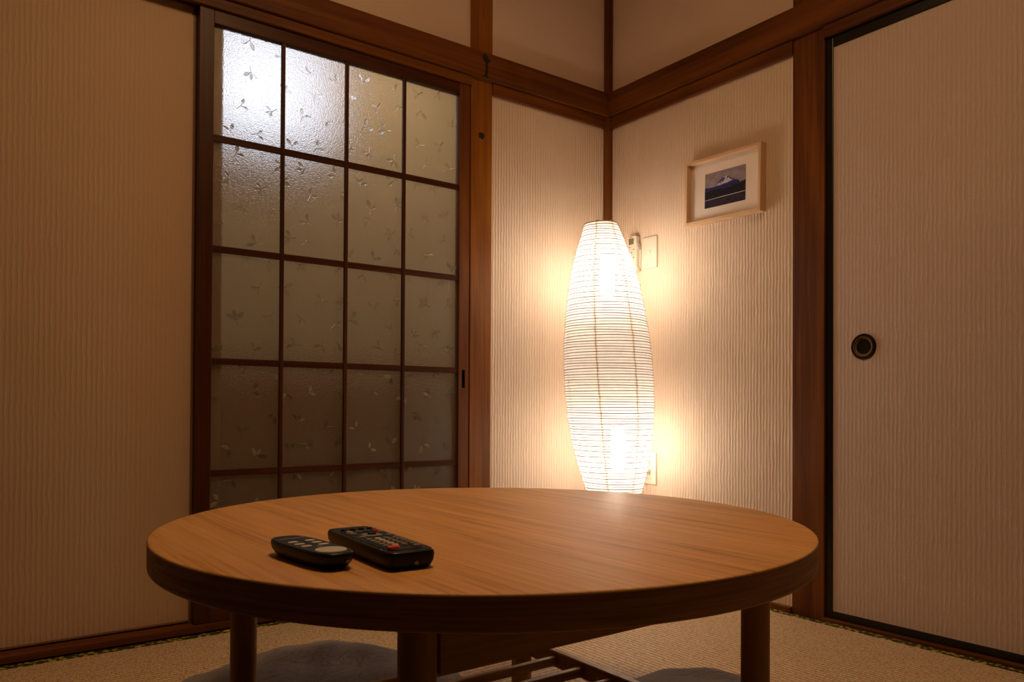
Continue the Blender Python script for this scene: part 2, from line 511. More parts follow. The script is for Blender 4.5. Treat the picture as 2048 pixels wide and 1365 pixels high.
# wall A (y = 0, left in the picture): plaster right of the door, plaster above the rail
bm = bmesh.new()
box(bm, -0.615, 0.0, 0.0, 0.08, 0.0, 1.78)
struct('wall_left', bm, paper_A)
bm = bmesh.new()
box(bm, XE, 0.0, 0.0, 0.08, 1.78, CEIL)
struct('wall_left_upper', bm, paper_up)
# wall B (x = 0, right in the picture)
bm = bmesh.new()
box(bm, 0.0, 0.08, -0.89, 0.08, 0.0, 1.78)
struct('wall_right', bm, paper_B)
bm = bmesh.new()
box(bm, 0.0, 0.08, YE, 0.08, 1.78, CEIL)
struct('wall_right_upper', bm, paper_up)
# short return of wall A far left, outside the frame
sbx('wall_left_end', XE - 0.06, XE, YE, 0.08, -0.05, CEIL, curtain_brown)
sbx('wall_behind', XE, 0.08, YE - 0.06, YE, -0.05, CEIL, curtain_brown)

# posts
P = 0.008
sbx('trim_1', -0.026, 0.0, -0.026, 0.0, -0.045, CEIL, dark_wood[2], 0.002)                # corner post
sbx('trim_2', -0.661, -0.571, -P, 0.07, -0.045, CEIL, lamplit_wood, 0.002)           # post right of the glass door
sbx('trim_3', -P, 0.07, -0.947, -0.839, -0.045, CEIL, dark_wood[2], 0.002)           # post left of the paper door
# rails
def rail(name, a0, a1, z0, z1, depth, side, mat):
    bm = bmesh.new()
    if side == 'A':
        box(bm, a0, a1, -depth, 0.0, z0, z1, 0.0025)
    else:
        box(bm, -depth, 0.0, a0, a1, z0, z1, 0.0025)
    return struct(name, bm, mat)
rail('trim_4', XE, -0.001, 1.793, 1.885, 0.026, 'A', dark_wood[0])
rail('trim_5', YE, -0.026, 1.793, 1.885, 0.026, 'B', dark_wood[1])
rail('trim_6', -0.571, -0.026, 1.749, 1.793, 0.013, 'A', dark_wood[0])
rail('trim_7', -0.839, -0.026, 1.746, 1.793, 0.013, 'B', dark_wood[1])
# head track of the glass door (slot boards) and of the paper door
bm = bmesh.new()
box(bm, XE, -0.661, -0.016, 0.0, 1.762, 1.793, 0.0015)
box(bm, XE, -0.661, 0.0, 0.085, 1.772, 1.793, 0.0)
struct('trim_8', bm, dark_wood[0])
bm = bmesh.new()
box(bm, -0.016, -0.002, YE, -0.947, 1.758, 1.793, 0.0015)
box(bm, -0.002, 0.085, YE, -0.947, 1.766, 1.793, 0.0)
struct('trim_9', bm, dark_wood[1])
# sills
bm = bmesh.new()
box(bm, XE, -0.661, -0.022, 0.085, 0.012, 0.030, 0.0015)
box(bm, XE, -0.661, -0.012, 0.085, -0.045, 0.012, 0.0)
struct('trim_10', bm, dark_wood[0])
bm = bmesh.new()
box(bm, -0.571, -0.001, -0.018, 0.0, -0.045, 0.022, 0.0015)
struct('trim_11', bm, dark_wood[0])
bm = bmesh.new()
box(bm, -0.018, 0.0, -0.839, -0.026, -0.045, 0.024, 0.0015)
struct('trim_12', bm, dark_wood[1])
bm = bmesh.new()
box(bm, -0.020, 0.085, YE, -0.947, -0.045, 0.0165, 0.0015)
struct('trim_13', bm, dark_wood[1])

# key-shaped knots and nail stains in the left post and rail
def stain(name, pts, y, parent):
    bm = bmesh.new()
    vs = [bm.verts.new((x, y, z)) for x, z in pts]
    f = bm.faces.new(vs)
    r = bmesh.ops.extrude_face_region(bm, geom=[f])
    bmesh.ops.translate(bm, verts=[v for v in r['geom'] if isinstance(v, bmesh.types.BMVert)], vec=(0, -0.0006, 0))
    return obj(name, bm, knot_mat, parent)
rail_o = bpy.data.objects['trim_4']
post_o = bpy.data.objects['trim_2']
stain('dark_knot', [(-.626, 1.868), (-.621, 1.877), (-.612, 1.876), (-.606, 1.869), (-.597, 1.863), (-.590, 1.858), (-.600, 1.852),
                    (-.605, 1.845), (-.603, 1.815), (-.607, 1.803), (-.600, 1.7965), (-.628, 1.7965), (-.618, 1.803), (-.613, 1.815), (-.613, 1.848), (-.621, 1.853), (-.627, 1.861)], -0.026, rail_o)
stain('dark_knot', [(-.628, 1.603), (-.613, 1.606), (-.604, 1.601), (-.606, 1.590), (-.614, 1.582), (-.621, 1.586), (-.628, 1.586)], -P, post_o)

# ------------------------------------------------------------------ glass sliding door (door_1)
YD0, YD1 = -0.006, 0.022     # door leaf, front and back face
bm = bmesh.new()
box(bm, -1.567, -1.527, YD0, YD1, 0.030, 1.772, 0.0015)
door = struct('door_1', bm, door_wood[2])
door.name = 'door_1'
bxo('stile', -0.706, -0.6645, YD0, YD1, 0.030, 1.772, dark_wood[2], door, 0.0015)
bxo('top_rail', -1.527, -0.706, YD0, YD1, 1.722, 1.772, door_wood[0], door, 0.001)
bxo('bottom_rail', -1.527, -0.706, YD0, YD1, 0.030, 0.125, door_wood[0], door, 0.001)
for x in (-1.326, -1.122, -0.919):
    bxo('mullion', x - 0.0055, x + 0.0055, YD0 + 0.002, 0.006, 0.125, 1.722, door_wood[2], door, 0.001)
for z in (1.399, 1.0845, 0.766, 0.4495):
    bxo('muntin', -1.527, -0.706, YD0 + 0.004, 0.006, z - 0.0095, z + 0.0095, door_wood[0], door, 0.001)
# door pull: flat black block, the shade of its recess put into the colour
bm = bmesh.new()
box(bm, -0.6915, -0.6805, YD0 - 0.0006, YD0 + 0.004, 0.706, 0.768, 0.0)
obj('handle', bm, plain('recess_black', (0.001, 0.001, 0.001), 0.9, 0.0, 0.0), door)

# glass sheet with raised leaf sprigs
bm = bmesh.new()
GY0, GY1 = 0.0072, 0.0112
box(bm, -1.530, -0.703, GY0, GY1, 0.122, 1.725)
def leaf(bm, cx, cz, L, Wd, a):
    """two sloping halves meeting in a crease, standing 1.2 mm proud of the sheet"""
    LM = random.choice((1, 1, 2))
    ca, sa = math.cos(a), math.sin(a)
    def T(u, v, h):
        return (cx + u * ca - v * sa, GY0 - 0.0002 - h, cz + u * sa + v * ca)
    n = 7
    mid, e1, e2 = [], [], []
    for i in range(n + 1):
        t = i / n
        wv = Wd * 0.5 * math.sin(PI * t) ** 0.75
        u = (t - .5) * L
        mid.append(bm.verts.new(T(u, 0, 0.0004)))
        if 0 < i < n:
            e1.append((bm.verts.new(T(u, wv * .55, 0.0032)), bm.verts.new(T(u, wv, 0.0))))
            e2.append((bm.verts.new(T(u, -wv * .55, 0.0032)), bm.verts.new(T(u, -wv, 0.0))))
        else:
            e1.append(None); e2.append(None)
    for i in range(n):
        for e, flip in ((e1, 0), (e2, 1)):
            a0, a1 = e[i], e[i + 1]
            quads = []
            if a0 and a1:
                quads = [(mid[i], mid[i + 1], a1[0], a0[0]), (a0[0], a1[0], a1[1], a0[1])]
            elif a1:
                quads = [(mid[i], mid[i + 1], a1[0]), (mid[i], a1[0], a1[1])]
            else:
                quads = [(mid[i], mid[i + 1], a0[0]), (a0[0], mid[i + 1], a0[1])]
            for q in quads:
                try:
                    f = bm.faces.new(q if not flip else tuple(reversed(q))); f.material_index = LM; f.smooth = True
                except ValueError:
                    pass
def stem(bm, p0, p1, wd=0.0008):
    d = Vector((p1[0] - p0[0], 0, p1[1] - p0[1])); n = Vector((-d.z, 0, d.x)).normalized() * wd
    a = Vector((p0[0], GY0 - .0002, p0[1])); b = Vector((p1[0], GY0 - .0002, p1[1]))
    m0 = a + Vector((0, -0.0009, 0)); m1 = b + Vector((0, -0.0009, 0))
    v = [bm.verts.new(q) for q in (a + n, b + n, m1, m0, a - n, b - n)]
    for q in ((v[0], v[1], v[2], v[3]), (v[3], v[2], v[5], v[4])):
        f = bm.faces.new(q); f.material_index = 1
sprigs = []
random.seed(11)
zz = 0.20
row = 0
while zz < 1.70:
    xx = -1.50 + (0.055 if row % 2 else 0.0)
    while xx < -0.72:
        sprigs.append((xx + random.uniform(-.022, .022), zz + random.uniform(-.018, .018), random.uniform(0, 2 * PI)))
        xx += 0.094
    zz += 0.078; row += 1
for sx_, sz_, a in sprigs:
    L = random.uniform(0.020, 0.029)
    n = random.choice((2, 2, 3))
    angs = [a - .75, a + .75] if n == 2 else [a - .95, a + .05, a + .95]
    base = (sx_ - math.cos(a) * .012, sz_ - math.sin(a) * .012)
    end = (base[0] - math.cos(a + .3) * .018, base[1] - math.sin(a + .3) * .018)
    stem(bm, base, end)
    for q in angs:
        l_ = L * random.uniform(.75, 1.05)
        cx_, cz_ = base[0] + math.cos(q) * (l_ * .5 + .004), base[1] + math.sin(q) * (l_ * .5 + .004)
        stem(bm, base, (base[0] + math.cos(q) * .005, base[1] + math.sin(q) * .005), .0008)
        if -1.52 < cx_ < -0.715 and 0.14 < cz_ < 1.71:
            leaf(bm, cx_, cz_, l_, l_ * .47, q)
me = bpy.data.meshes.new('glass_sheet')
bm.to_mesh(me); bm.free()
me.materials.append(frost); me.materials.append(clear); me.materials.append(milky)
go = bpy.data.objects.new('glass_sheet', me); COL.objects.link(go); go.parent = door
go['label'] = 'frosted glass sheet with raised leaf sprigs'

# the second leaf that hides behind the glass: its stile shows through
bm = bmesh.new()
box(bm, -1.575, -1.492, 0.0285, 0.050, 0.030, 1.772, 0.001)
struct('door_2', bm, wood('hidden_stile_wood', 2, [(0.3, (0.22, 0.10, 0.05)), (0.7, (0.34, 0.17, 0.09))]))

# paper-covered sliding panel on the far left (door_3)
bm = bmesh.new()
box(bm, XE, -1.572, 0.027, 0.052, 0.032, 1.772, 0.008)
struct('door_3', bm, panel_paper)

# hallway beyond
sbx('wall_hallway', XE, 0.3, 0.95, 1.0, -0.05, CEIL, hall_paint)
sbx('wall_hallway_end', 0.3, 0.35, 0.08, 1.0, -0.05, CEIL, hall_paint)
sbx('wall_hallway_far', XE - .05, XE, 0.08, 1.0, -0.05, CEIL, hall_paint)
sbx('floor_hallway', XE, 0.35, 0.09, 1.0, -0.10, -0.03, dark_floor)
sbx('ceiling_hallway', XE, 0.35, 0.08, 1.0, CEIL, CEIL + .05, hall_paint)
sbx('trim_14', XE, 0.3, 0.925, 0.95, -0.03, 0.80, dark_wood[2])  # unseen dark panel added to darken the lower rows of glass
hl_ = thing('ceiling_light', 'small round hallway ceiling light behind the glass door', 'lamp', (-0.55, 0.52, CEIL))  # unseen lamp added to brighten the hallway seen through the panes
bm = bmesh.new()
lathe(bm, [(0.13, -0.001), (0.13, -0.03), (0.10, -0.05), (0.04, -0.06)], seg=40)
obj('cover', bm, emit('hall_opal_cover', (1.0, 0.74, 0.46), HALL_FILL_POWER), hl_, smooth=True)
bm = bmesh.new()
box(bm, -1.32, -0.80, 0.932, 0.946, 1.74, 2.24)
win = struct('window_1', bm, window_mat)
bm = bmesh.new()
for a in ((-1.35, -1.32, 1.71, 2.27), (-0.80, -0.77, 1.71, 2.27), (-1.32, -0.80, 1.71, 1.74), (-1.32, -0.80, 2.24, 2.27)):
    box(bm, a[0], a[1], 0.92, 0.948, a[2], a[3])
obj('window_frame', bm, dark_wood[2], win)

# ------------------------------------------------------------------ paper sliding door on the right (door_4)
FX0, FX1 = 0.0, 0.022
bm = bmesh.new()
box(bm, FX0 + 0.004, FX1, YE, -0.968, 0.036, 1.728, 0.0)
door4 = struct('door_4', bm, fusuma_paper)
bxo('frame_stile', FX0, FX1 + .002, -0.9695, -0.9475, 0.0165, 1.758, black_lacquer, door4, 0.002)
bxo('frame_rail', FX0, FX1 + .002, YE, -0.9695, 1.7245, 1.758, black_lacquer, door4, 0.002)
bxo('frame_rail', FX0, FX1 + .002, YE, -0.9695, 0.0165, 0.038, black_lacquer, door4, 0.002)
# round finger pull
def disc_x(bm, prof, cy, cz, seg=48):
    """lathe round an axis along -x: prof = (radius, x)"""
    rings = []
    for r, x in prof:
        rings.append([bm.verts.new((x, cy + r * math.cos(2 * PI * k / seg), cz + r * math.sin(2 * PI * k / seg))) for k in range(seg)])
    for a, b in zip(rings, rings[1:]):
        for k in range(seg):
            bm.faces.new((a[k], a[(k + 1) % seg], b[(k + 1) % seg], b[k]))
    if prof[-1][0] > 1e-4:
        bm.faces.new(rings[-1])
CY, CZ = -1.0645, 0.8205
bm = bmesh.new()
disc_x(bm, [(0.0375, 0.004), (0.0375, 0.001), (0.0350, -0.0015), (0.0300, -0.001), (0.0285, 0.0005), (0.0285, 0.0036)], CY, CZ)
pull = obj('finger_pull', bm, black_lacquer, door4, angle=30)
bm = bmesh.new()
disc_x(bm, [(0.0300, -0.0008), (0.0290, -0.0022), (0.0272, -0.0022), (0.0265, 0.0), (0.0268, 0.0037)], CY, CZ)
o = obj('pull_ring', bm, brass, pull, angle=50); o['label'] = 'thin brass ring'
bm = bmesh.new()
disc_x(bm, [(0.0266, 0.0012), (0.0250, 0.0026), (0.0220, 0.0036), (0.0120, 0.0038)], CY, CZ)
o = obj('pull_cup', bm, dull_brass, pull, angle=60); o['label'] = 'dull brass cup'

# round ceiling light added above the frame to fill the table and walls
cl = thing('ceiling_light', 'round flush ceiling light turned down low above the table', 'lamp', (-1.45, -1.35, CEIL))
bm = bmesh.new()
lathe(bm, [(0.265, -0.001), (0.268, -0.03), (0.262, -0.034)], seg=64)
obj('rim', bm, white_plastic, cl, angle=40)
bm = bmesh.new()
lathe(bm, [(0.258, -0.0345), (0.25, -0.055), (0.22, -0.072), (0.15, -0.086), (0.05, -0.092)], seg=64)
obj('cover', bm, ceiling_fill_mat, cl, smooth=True)

# ------------------------------------------------------------------ tatami mats
def mat_thing(label, x0, x1, y0, y1, axis, borders):
    t = thing('tatami_mat', label, 'tatami mat', ((x0 + x1) / 2, (y0 + y1) / 2, -0.045), group='tatami mats on the floor')
    lx, ly = (x1 - x0) / 2, (y1 - y0) / 2
    BW = 0.028
    if axis == 0:
        bxo('rush_surface', -lx, lx, -ly + BW * .5, ly - BW * .5, 0.0, FZ + 0.045, tat[0], t, 0.001)
        for s in borders:
            c = s * (ly - BW / 2)
            bxo('cloth_border', -lx, lx, c - BW / 2, c + BW / 2, 0.0, FZ + 0.0462, heri_mat, t, 0.001)
    else:
        bxo('rush_surface', -lx + BW * .5, lx - BW * .5, -ly, ly, 0.0, FZ + 0.045, tat[1], t, 0.001)
        for s in borders:
            c = s * (lx - BW / 2)
            bxo('cloth_border', c - BW / 2, c + BW / 2, -ly, ly, 0.0, FZ + 0.0462, heri_mat, t, 0.001)
    return t
mat_thing('woven tatami mat lying along the foot of the glass door and paper panel', -2.62, -0.885, -0.860, -0.024, 0, (-1, 1))
mat_thing('woven tatami mat running from the lamp corner along the black-framed paper door', -0.883, -0.022, -1.77, -0.020, 1, (-1, 1))
mat_thing('woven tatami mat under the near side of the round table', -1.76, -0.885, -2.62, -0.862, 1, (-1, 1))
mat_thing('woven tatami mat at the lower right corner, past the table', -0.883, -0.022, -3.18, -1.772, 1, (-1, 1))

# ------------------------------------------------------------------ round low table
TX, TY, TZ, TR = -1.3934, -1.1793, 0.450, 0.5222
t = thing('round_table', 'round low wooden table with four thick round legs and a slatted shelf', 'table', (TX, TY, FZ))
h = TZ - FZ
bm = bmesh.new()
th = 0.042; bv = 0.006
prof = [(TR - bv, h - th)] + [(TR - bv + bv * math.sin(a), h - th + bv - bv * math.cos(a)) for a in (PI / 8, PI / 4, 3 * PI / 8, PI / 2)]
bt = 0.0035
prof += [(TR - bt + bt * math.cos(a), h - bt + bt * math.sin(a)) for a in (0, PI / 8, PI / 4, 3 * PI / 8, PI / 2)]
lathe(bm, prof, seg=256)
bm.normal_update()
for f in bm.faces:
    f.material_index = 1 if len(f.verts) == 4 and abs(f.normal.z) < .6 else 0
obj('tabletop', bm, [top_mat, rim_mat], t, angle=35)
LS = 0.31
for sx_, sy_ in ((-1, 1), (-1, -1), (1, 1), (1, -1)):
    bm = bmesh.new()
    lathe(bm, [(0.0205, 0.0022), (0.0225, 0.004), (0.0225, h - th - 0.0005)], seg=40, cx=sx_ * LS, cy=sy_ * LS)
    obj('leg', bm, oak_leg[2], t, angle=40)
for s in (-1, 1):
    bxo('apron', -LS + .0235, LS - .0235, s * LS - .011, s * LS + .011, 0.335 - FZ, h - th, oak_leg[0], t, 0.0015)
# shelf: two rails along y, slats along x
for s in (-1, 1):
    bxo('shelf_rail', s * LS - .0095, s * LS + .0095, -LS + .0235, LS - .0235, 0.092 - FZ, 0.1255 - FZ, oak_leg[1], t, 0.003)
ys = -0.916 - TY
while ys > -LS + 0.03:
    bm = bmesh.new()
    box(bm, -LS + .0100, LS - .0100, ys - .0075, ys + .0075, 0.098 - FZ, 0.1175 - FZ, 0.004)
    obj('shelf_slat', bm, oak_leg[0], t, angle=40)
    ys -= 0.0835

# ------------------------------------------------------------------ floor cushions
def cushion(label, x, y, rz, half=0.27, seedv=0, top=0.075):
    random.seed(seedv)
    bm = bmesh.new()
    N = 40
    def sh(u, v):
        # rounded square outline and a plump top
        a = abs(u) ** 3.2 + abs(v) ** 3.2
        prof_ = max(0.0, 1 - min(1, a)) ** 0.42
        sag = 1 - 0.22 * math.exp(-((u) ** 2 + (v) ** 2) * 5)
        return prof_ * sag
    ph = [random.uniform(0, 6.28) for _ in range(6)]
    grid = {}
    for side in (1, -1):
        for i in range(N + 1):
            for j in range(N + 1):
                u, v = -1 + 2 * i / N, -1 + 2 * j / N
                # map the square to a rounded one
                k = (abs(u) ** 3.2 + abs(v) ** 3.2) ** (1 / 3.2)
                m_ = max(abs(u), abs(v))
                if k > 1e-6:
                    uu, vv = u * m_ / k, v * m_ / k
                else:
                    uu, vv = u, v
                zz_ = sh(uu, vv)
                if i in (0, N) or j in (0, N):
                    zz_ = 0
                    if side == -1:
                        grid[(side, i, j)] = grid[(1, i, j)]
                        continue
                wr = 0.0035 * (math.sin(9 * uu + 6 * vv + ph[0]) + .7 * math.sin(-13 * uu + 11 * vv + ph[1])) * (zz_ if zz_ else 0)
                if side == 1:
                    z = 0.026 + (top - 0.026) * zz_ + wr
                else:
                    z = 0.026 * (1 - zz_ ** 0.5 if zz_ > 0 else 1)
                    z = max(z, 0.0)
                grid[(side, i, j)] = bm.verts.new((uu * half, vv * half, z))
        for i in range(N):
            for j in range(N):
                q = (grid[(side, i, j)], grid[(side, i + 1, j)], grid[(side, i + 1, j + 1)], grid[(side, i, j + 1)])
                bm.faces.new(q if side == 1 else tuple(reversed(q)))
    o = obj('floor_cushion', bm, cushion_mat, None, smooth=True, loc=(x, y, FZ + .0012))
    o.rotation_euler = (0, 0, rz)
    o['label'] = label; o['category'] = 'cushion'; o['group'] = 'grey floor cushions round the low table'
    return o
cushion('wrinkled grey floor cushion under the table on the glass door side', -1.50, -0.72, 0.35, 0.275, 3, 0.082)
cushion('wrinkled grey floor cushion under the table on the paper door side', -0.975, -1.325, 0.06, 0.265, 5, 0.078)

# ------------------------------------------------------------------ paper floor lamp
LXY = Vector((-0.200, -0.268, FZ + .0012))
lamp = thing('floor_lamp', 'tall lit white rice paper floor lamp with bamboo rings standing in the corner', 'lamp', LXY)
prof_px = [(1.296, .0568), (1.186, .0949), (1.108, .1167), (1.030, .1309), (.952, .1419), (.874, .1513), (.796, .1548), (.718, .1566),
           (.640, .1534), (.562, .1467), (.484, .1337), (.406, .1162), (.340, .0967), (.262, .0735), (.180, .060)]
Z0 = 0.180
axis_v = (Vector((-.260, -.239, 1.296)) - Vector((-.2045, -.2665, Z0)))
def rad_at(z):
    z = max(min(z, 1.296), Z0)
    pts = sorted(prof_px)
    for i in range(len(pts) - 1):
        if pts[i][0] <= z <= pts[i + 1][0]:
            p0 = pts[max(i - 1, 0)]; p1 = pts[i]; p2 = pts[i + 1]; p3 = pts[min(i + 2, len(pts) - 1)]
            tt = (z - p1[0]) / (p2[0] - p1[0])
            m1 = (p2[1] - p0[1]) / (p2[0] - p0[0]) * (p2[0] - p1[0])
            m2 = (p3[1] - p1[1]) / (p3[0] - p1[0]) * (p2[0] - p1[0])
            return (2 * tt ** 3 - 3 * tt ** 2 + 1) * p1[1] + (tt ** 3 - 2 * tt ** 2 + tt) * m1 + (-2 * tt ** 3 + 3 * tt ** 2) * p2[1] + (tt ** 3 - tt ** 2) * m2
    return pts[-1][1]
def axis_at(z):
    return Vector((-.2045, -.2665, Z0)) + axis_v * ((z - Z0) / (1.296 - Z0)) - LXY
PITCH = 0.0094
NR = int((1.296 - Z0) / PITCH)
# slight irregular waviness of every ring
random.seed(4)
def wob(k, a):
    return 0.0006 * math.sin(3 * a + k * .7) + 0.0004 * math.sin(5 * a + k * 1.9)
SEG = 72
bm = bmesh.new()
rings = []
for k in range(NR * 2 + 1):
    z = Z0 + k * PITCH / 2
    c = axis_at(z); r = rad_at(z) - (0.0010 if k % 2 else 0.0)
    rings.append([bm.verts.new((c.x + (r + wob(k // 2, 2 * PI * s / SEG)) * math.cos(2 * PI * s / SEG), c.y + (r + wob(k // 2, 2 * PI * s / SEG)) * math.sin(2 * PI * s / SEG), c.z)) for s in range(SEG)])
for a, b in zip(rings, rings[1:]):
    for s in range(SEG):
        bm.faces.new((a[s], a[(s + 1) % SEG], b[(s + 1) % SEG], b[s]))
shade = obj('lamp_shade', bm, rice, lamp, smooth=True)
bm = bmesh.new()
for k in range(NR + 1):
    z = Z0 + k * PITCH
    c = axis_at(z); r = rad_at(z)
    rr = 0.0013 if k % 2 else 0.0009
    if k in (0, NR):
        rr = 0.0018
    pts = [(c.x + (r + .0006 + wob(k, 2 * PI * s / SEG)) * math.cos(2 * PI * s / SEG), c.y + (r + .0006 + wob(k, 2 * PI * s / SEG)) * math.sin(2 * PI * s / SEG),
            c.z + 0.0009 * math.sin(2 * PI * s / SEG * 2 + k)) for s in range(SEG)]
    tube(bm, pts, rr, seg=4, closed=True)
o = obj('bamboo_rings', bm, bamboo, shade, smooth=True)
# upright cords that hold the rings, inside the paper
for q in range(7):
    bm = bmesh.new()
    a0 = math.radians(-147) + 2 * PI * q / 7
    pts = []
    n = 120
    for k in range(n + 1):
        z = Z0 + (1.296 - Z0) * k / n
        c = axis_at(z); a = a0 + .008 * math.sin(k * 1.1) + .03 * math.sin(k * .05 + q); r = rad_at(z) - 0.0035
        pts.append((c.x + r * math.cos(a), c.y + r * math.sin(a), c.z))
    tube(bm, pts, [0.0021 + 0.0009 * (k % 2) for k in range(n + 1)], seg=5)
    obj('cord', bm, cord_mat, shade, smooth=True)
# stand
bm = bmesh.new()
lathe(bm, [(0.110, 0.0), (0.112, 0.004), (0.108, 0.012), (0.020, 0.016)], seg=48, cx=0, cy=0)
obj('base', bm, plain('dark_metal', (0.02, 0.02, 0.02), 0.4, 0.7), lamp, angle=40)
bm = bmesh.new()
pb = [Vector((0, 0, .014)), axis_at(0.20), axis_at(0.42), axis_at(0.7), axis_at(1.02)]
tube(bm, pb, 0.005, seg=10)
pole = obj('pole', bm, white_plastic, lamp, smooth=True)
random.seed(2)
for zc, dx in ((1.005, (.006, -.004)), (0.392, (.012, -.010))):
    c = axis_at(zc)
    cx_, cy_ = c.x + dx[0] + .0, c.y + dx[1]
    bm = bmesh.new()
    lathe(bm, [(0.014, c.z - .01), (0.019, c.z), (0.019, c.z + .03)], seg=20, cx=cx_, cy=cy_)
    sock = obj('socket', bm, white_plastic, lamp, angle=40)
    bm = bmesh.new()
    R_, H_ = 0.027, 0.10          # long frosted lamp bulb
    z0_ = c.z + .024
    prof_b = [(0.016, z0_)] + [(R_ * math.sin(a), z0_ + R_ - R_ * math.cos(a)) for a in [PI * k / 12 for k in range(3, 7)]]
    prof_b += [(R_, z0_ + R_ + H_ * .5)] + [(R_ * math.sin(a), z0_ + R_ + H_ - R_ * math.cos(a)) for a in [PI * k / 12 for k in range(6, 12)]]
    lathe(bm, prof_b, seg=24, cx=cx_, cy=cy_)
    obj('bulb', bm, bulb_mat, sock, smooth=True)

# ------------------------------------------------------------------ framed mountain picture on wall B
# front plane corners (y, z) at x = -0.03
fr = thing('picture_frame', 'pale wooden box frame with a snowy mountain photograph on a white mat', 'picture', (0, -0.580, 1.3905))
fr.rotation_euler = (math.radians(1.05), 0, 0)     # hangs a touch askew
hw, hh, fw_, dp = 0.1575, 0.1115, 0.0105, 0.030
for nm, a in (('frame_side', (-hw, -hw + fw_, -hh, hh)), ('frame_side', (hw - fw_, hw, -hh, hh))):
    bxo(nm, -dp, -0.001, a[0], a[1], a[2], a[3], frame_wood[2], fr, 0.0008)
for nm, a in (('frame_rail', (-hw + fw_, hw - fw_, hh - fw_, hh)), ('frame_rail', (-hw + fw_, hw - fw_, -hh, -hh + fw_))):
    bxo(nm, -dp, -0.001, a[0], a[1], a[2], a[3], frame_wood[1], fr, 0.0008)
bxo('mat_board', -0.0085, -0.0015, -hw + fw_, hw - fw_, -hh + fw_, hh - fw_, white_mat, fr)
# the print: flat sheet with sky, mountain, forest, lake
pw, ph_ = 0.0845, 0.0595
def flat(bm, pts, x, mi):
    f = bm.faces.new([bm.verts.new((x, p[0], p[1])) for p in pts]); f.material_index = mi
def U(u, v):      # u 0..1 left to right in the picture (towards -y), v 0..1 bottom to top
    return (pw - 2 * pw * u, -ph_ + 2 * ph_ * v)
def pic_mat(name, c1, c2, sc):
    m, nt, b = new_mat(name)
    mp = mapping(nt, sc)
    n = nt.nodes.new('ShaderNodeTexNoise'); n.inputs['Scale'].default_value = 1.0; n.inputs['Detail'].default_value = 5
    nt.links.new(mp.outputs[0], n.inputs['Vector'])
    r = ramp(nt, [(0.35, c1), (0.65, c2)])
    nt.links.new(n.outputs['Fac'], r.inputs[0]); nt.links.new(r.outputs[0], b.inputs['Base Color'])
    b.inputs['Roughness'].default_value = 0.45
    return m
pm = [pic_mat('print_sky', (0.24, 0.20, 0.25), (0.36, 0.30, 0.34), (30, 30, 50)),
      pic_mat('print_slope', (0.05, 0.05, 0.17), (0.12, 0.12, 0.30), (200, 200, 60)),
      pic_mat('print_snow', (0.30, 0.30, 0.48), (0.75, 0.72, 0.80), (230, 230, 90)),
      pic_mat('print_hills', (0.015, 0.013, 0.09), (0.045, 0.04, 0.20), (60, 60, 120)),
      pic_mat('print_forest', (0.004, 0.004, 0.010), (0.018, 0.015, 0.03), (120, 120, 120)),
      pic_mat('print_lake', (0.008, 0.006, 0.02), (0.04, 0.03, 0.055), (40, 40, 260)),
      pic_mat('print_shoreline', (0.55, 0.50, 0.62), (0.75, 0.70, 0.80), (60, 60, 60))]
bm = bmesh.new()
X0 = -0.0088
flat(bm, [U(0, 0), U(1, 0), U(1, 1), U(0, 1)], X0, 0)
flat(bm, [U(0.15, .52), U(.22, .575), U(.32, .66), U(.40, .75), U(.455, .80), U(.50, .815), U(.55, .81), U(.60, .77), U(.66, .71), U(.74, .66), U(.84, .61), U(.84, .50)], X0 - .0001, 1)
flat(bm, [U(.24, .575), U(.33, .645), U(.38, .655), U(.42, .70), U(.44, .655), U(.50, .72), U(.53, .79), U(.56, .74), U(.60, .75), U(.62, .69), U(.68, .67), U(.66, .645), U(.56, .615), U(.46, .605), U(.36, .575)], X0 - .0002, 2)
flat(bm, [U(.46, .80), U(.48, .76), U(.50, .79), U(.53, .75), U(.56, .79), U(.55, .808), U(.50, .813)], X0 - .0003, 2)
flat(bm, [U(0, .3), U(0, .60), U(.06, .585), U(.14, .575), U(.22, .57), U(.30, .59), U(.42, .585), U(.55, .585), U(.66, .62), U(.76, .635), U(.86, .575), U(.86, .3)], X0 - .0003, 3)
top_ = []
random.seed(9)
for k in range(33):
    u = k / 32
    base_v = .46 + .03 * math.sin(u * 7) + (max(0, u - .45) * .17)
    top_.append(U(u, base_v + (random.uniform(0, .022) if k % 2 else 0)))
flat(bm, [U(1, .2), *reversed(top_), U(0, .2)], X0 - .0004, 4)
flat(bm, [U(0, 0), U(1, 0), U(1, .235), U(0, .235)], X0 - .0005, 5)
flat(bm, [U(0.01, .222), U(.5, .238), U(1, .250), U(1, .268), U(.5, .257), U(0.01, .236)], X0 - .0006, 6)
me = bpy.data.meshes.new('mountain_print'); bm.to_mesh(me); bm.free()
for m_ in pm:
    me.materials.append(m_)
o = bpy.data.objects.new('mountain_print', me); COL.objects.link(o); o.parent = fr
o['label'] = 'photograph of a snow-capped mountain over a dark lake'

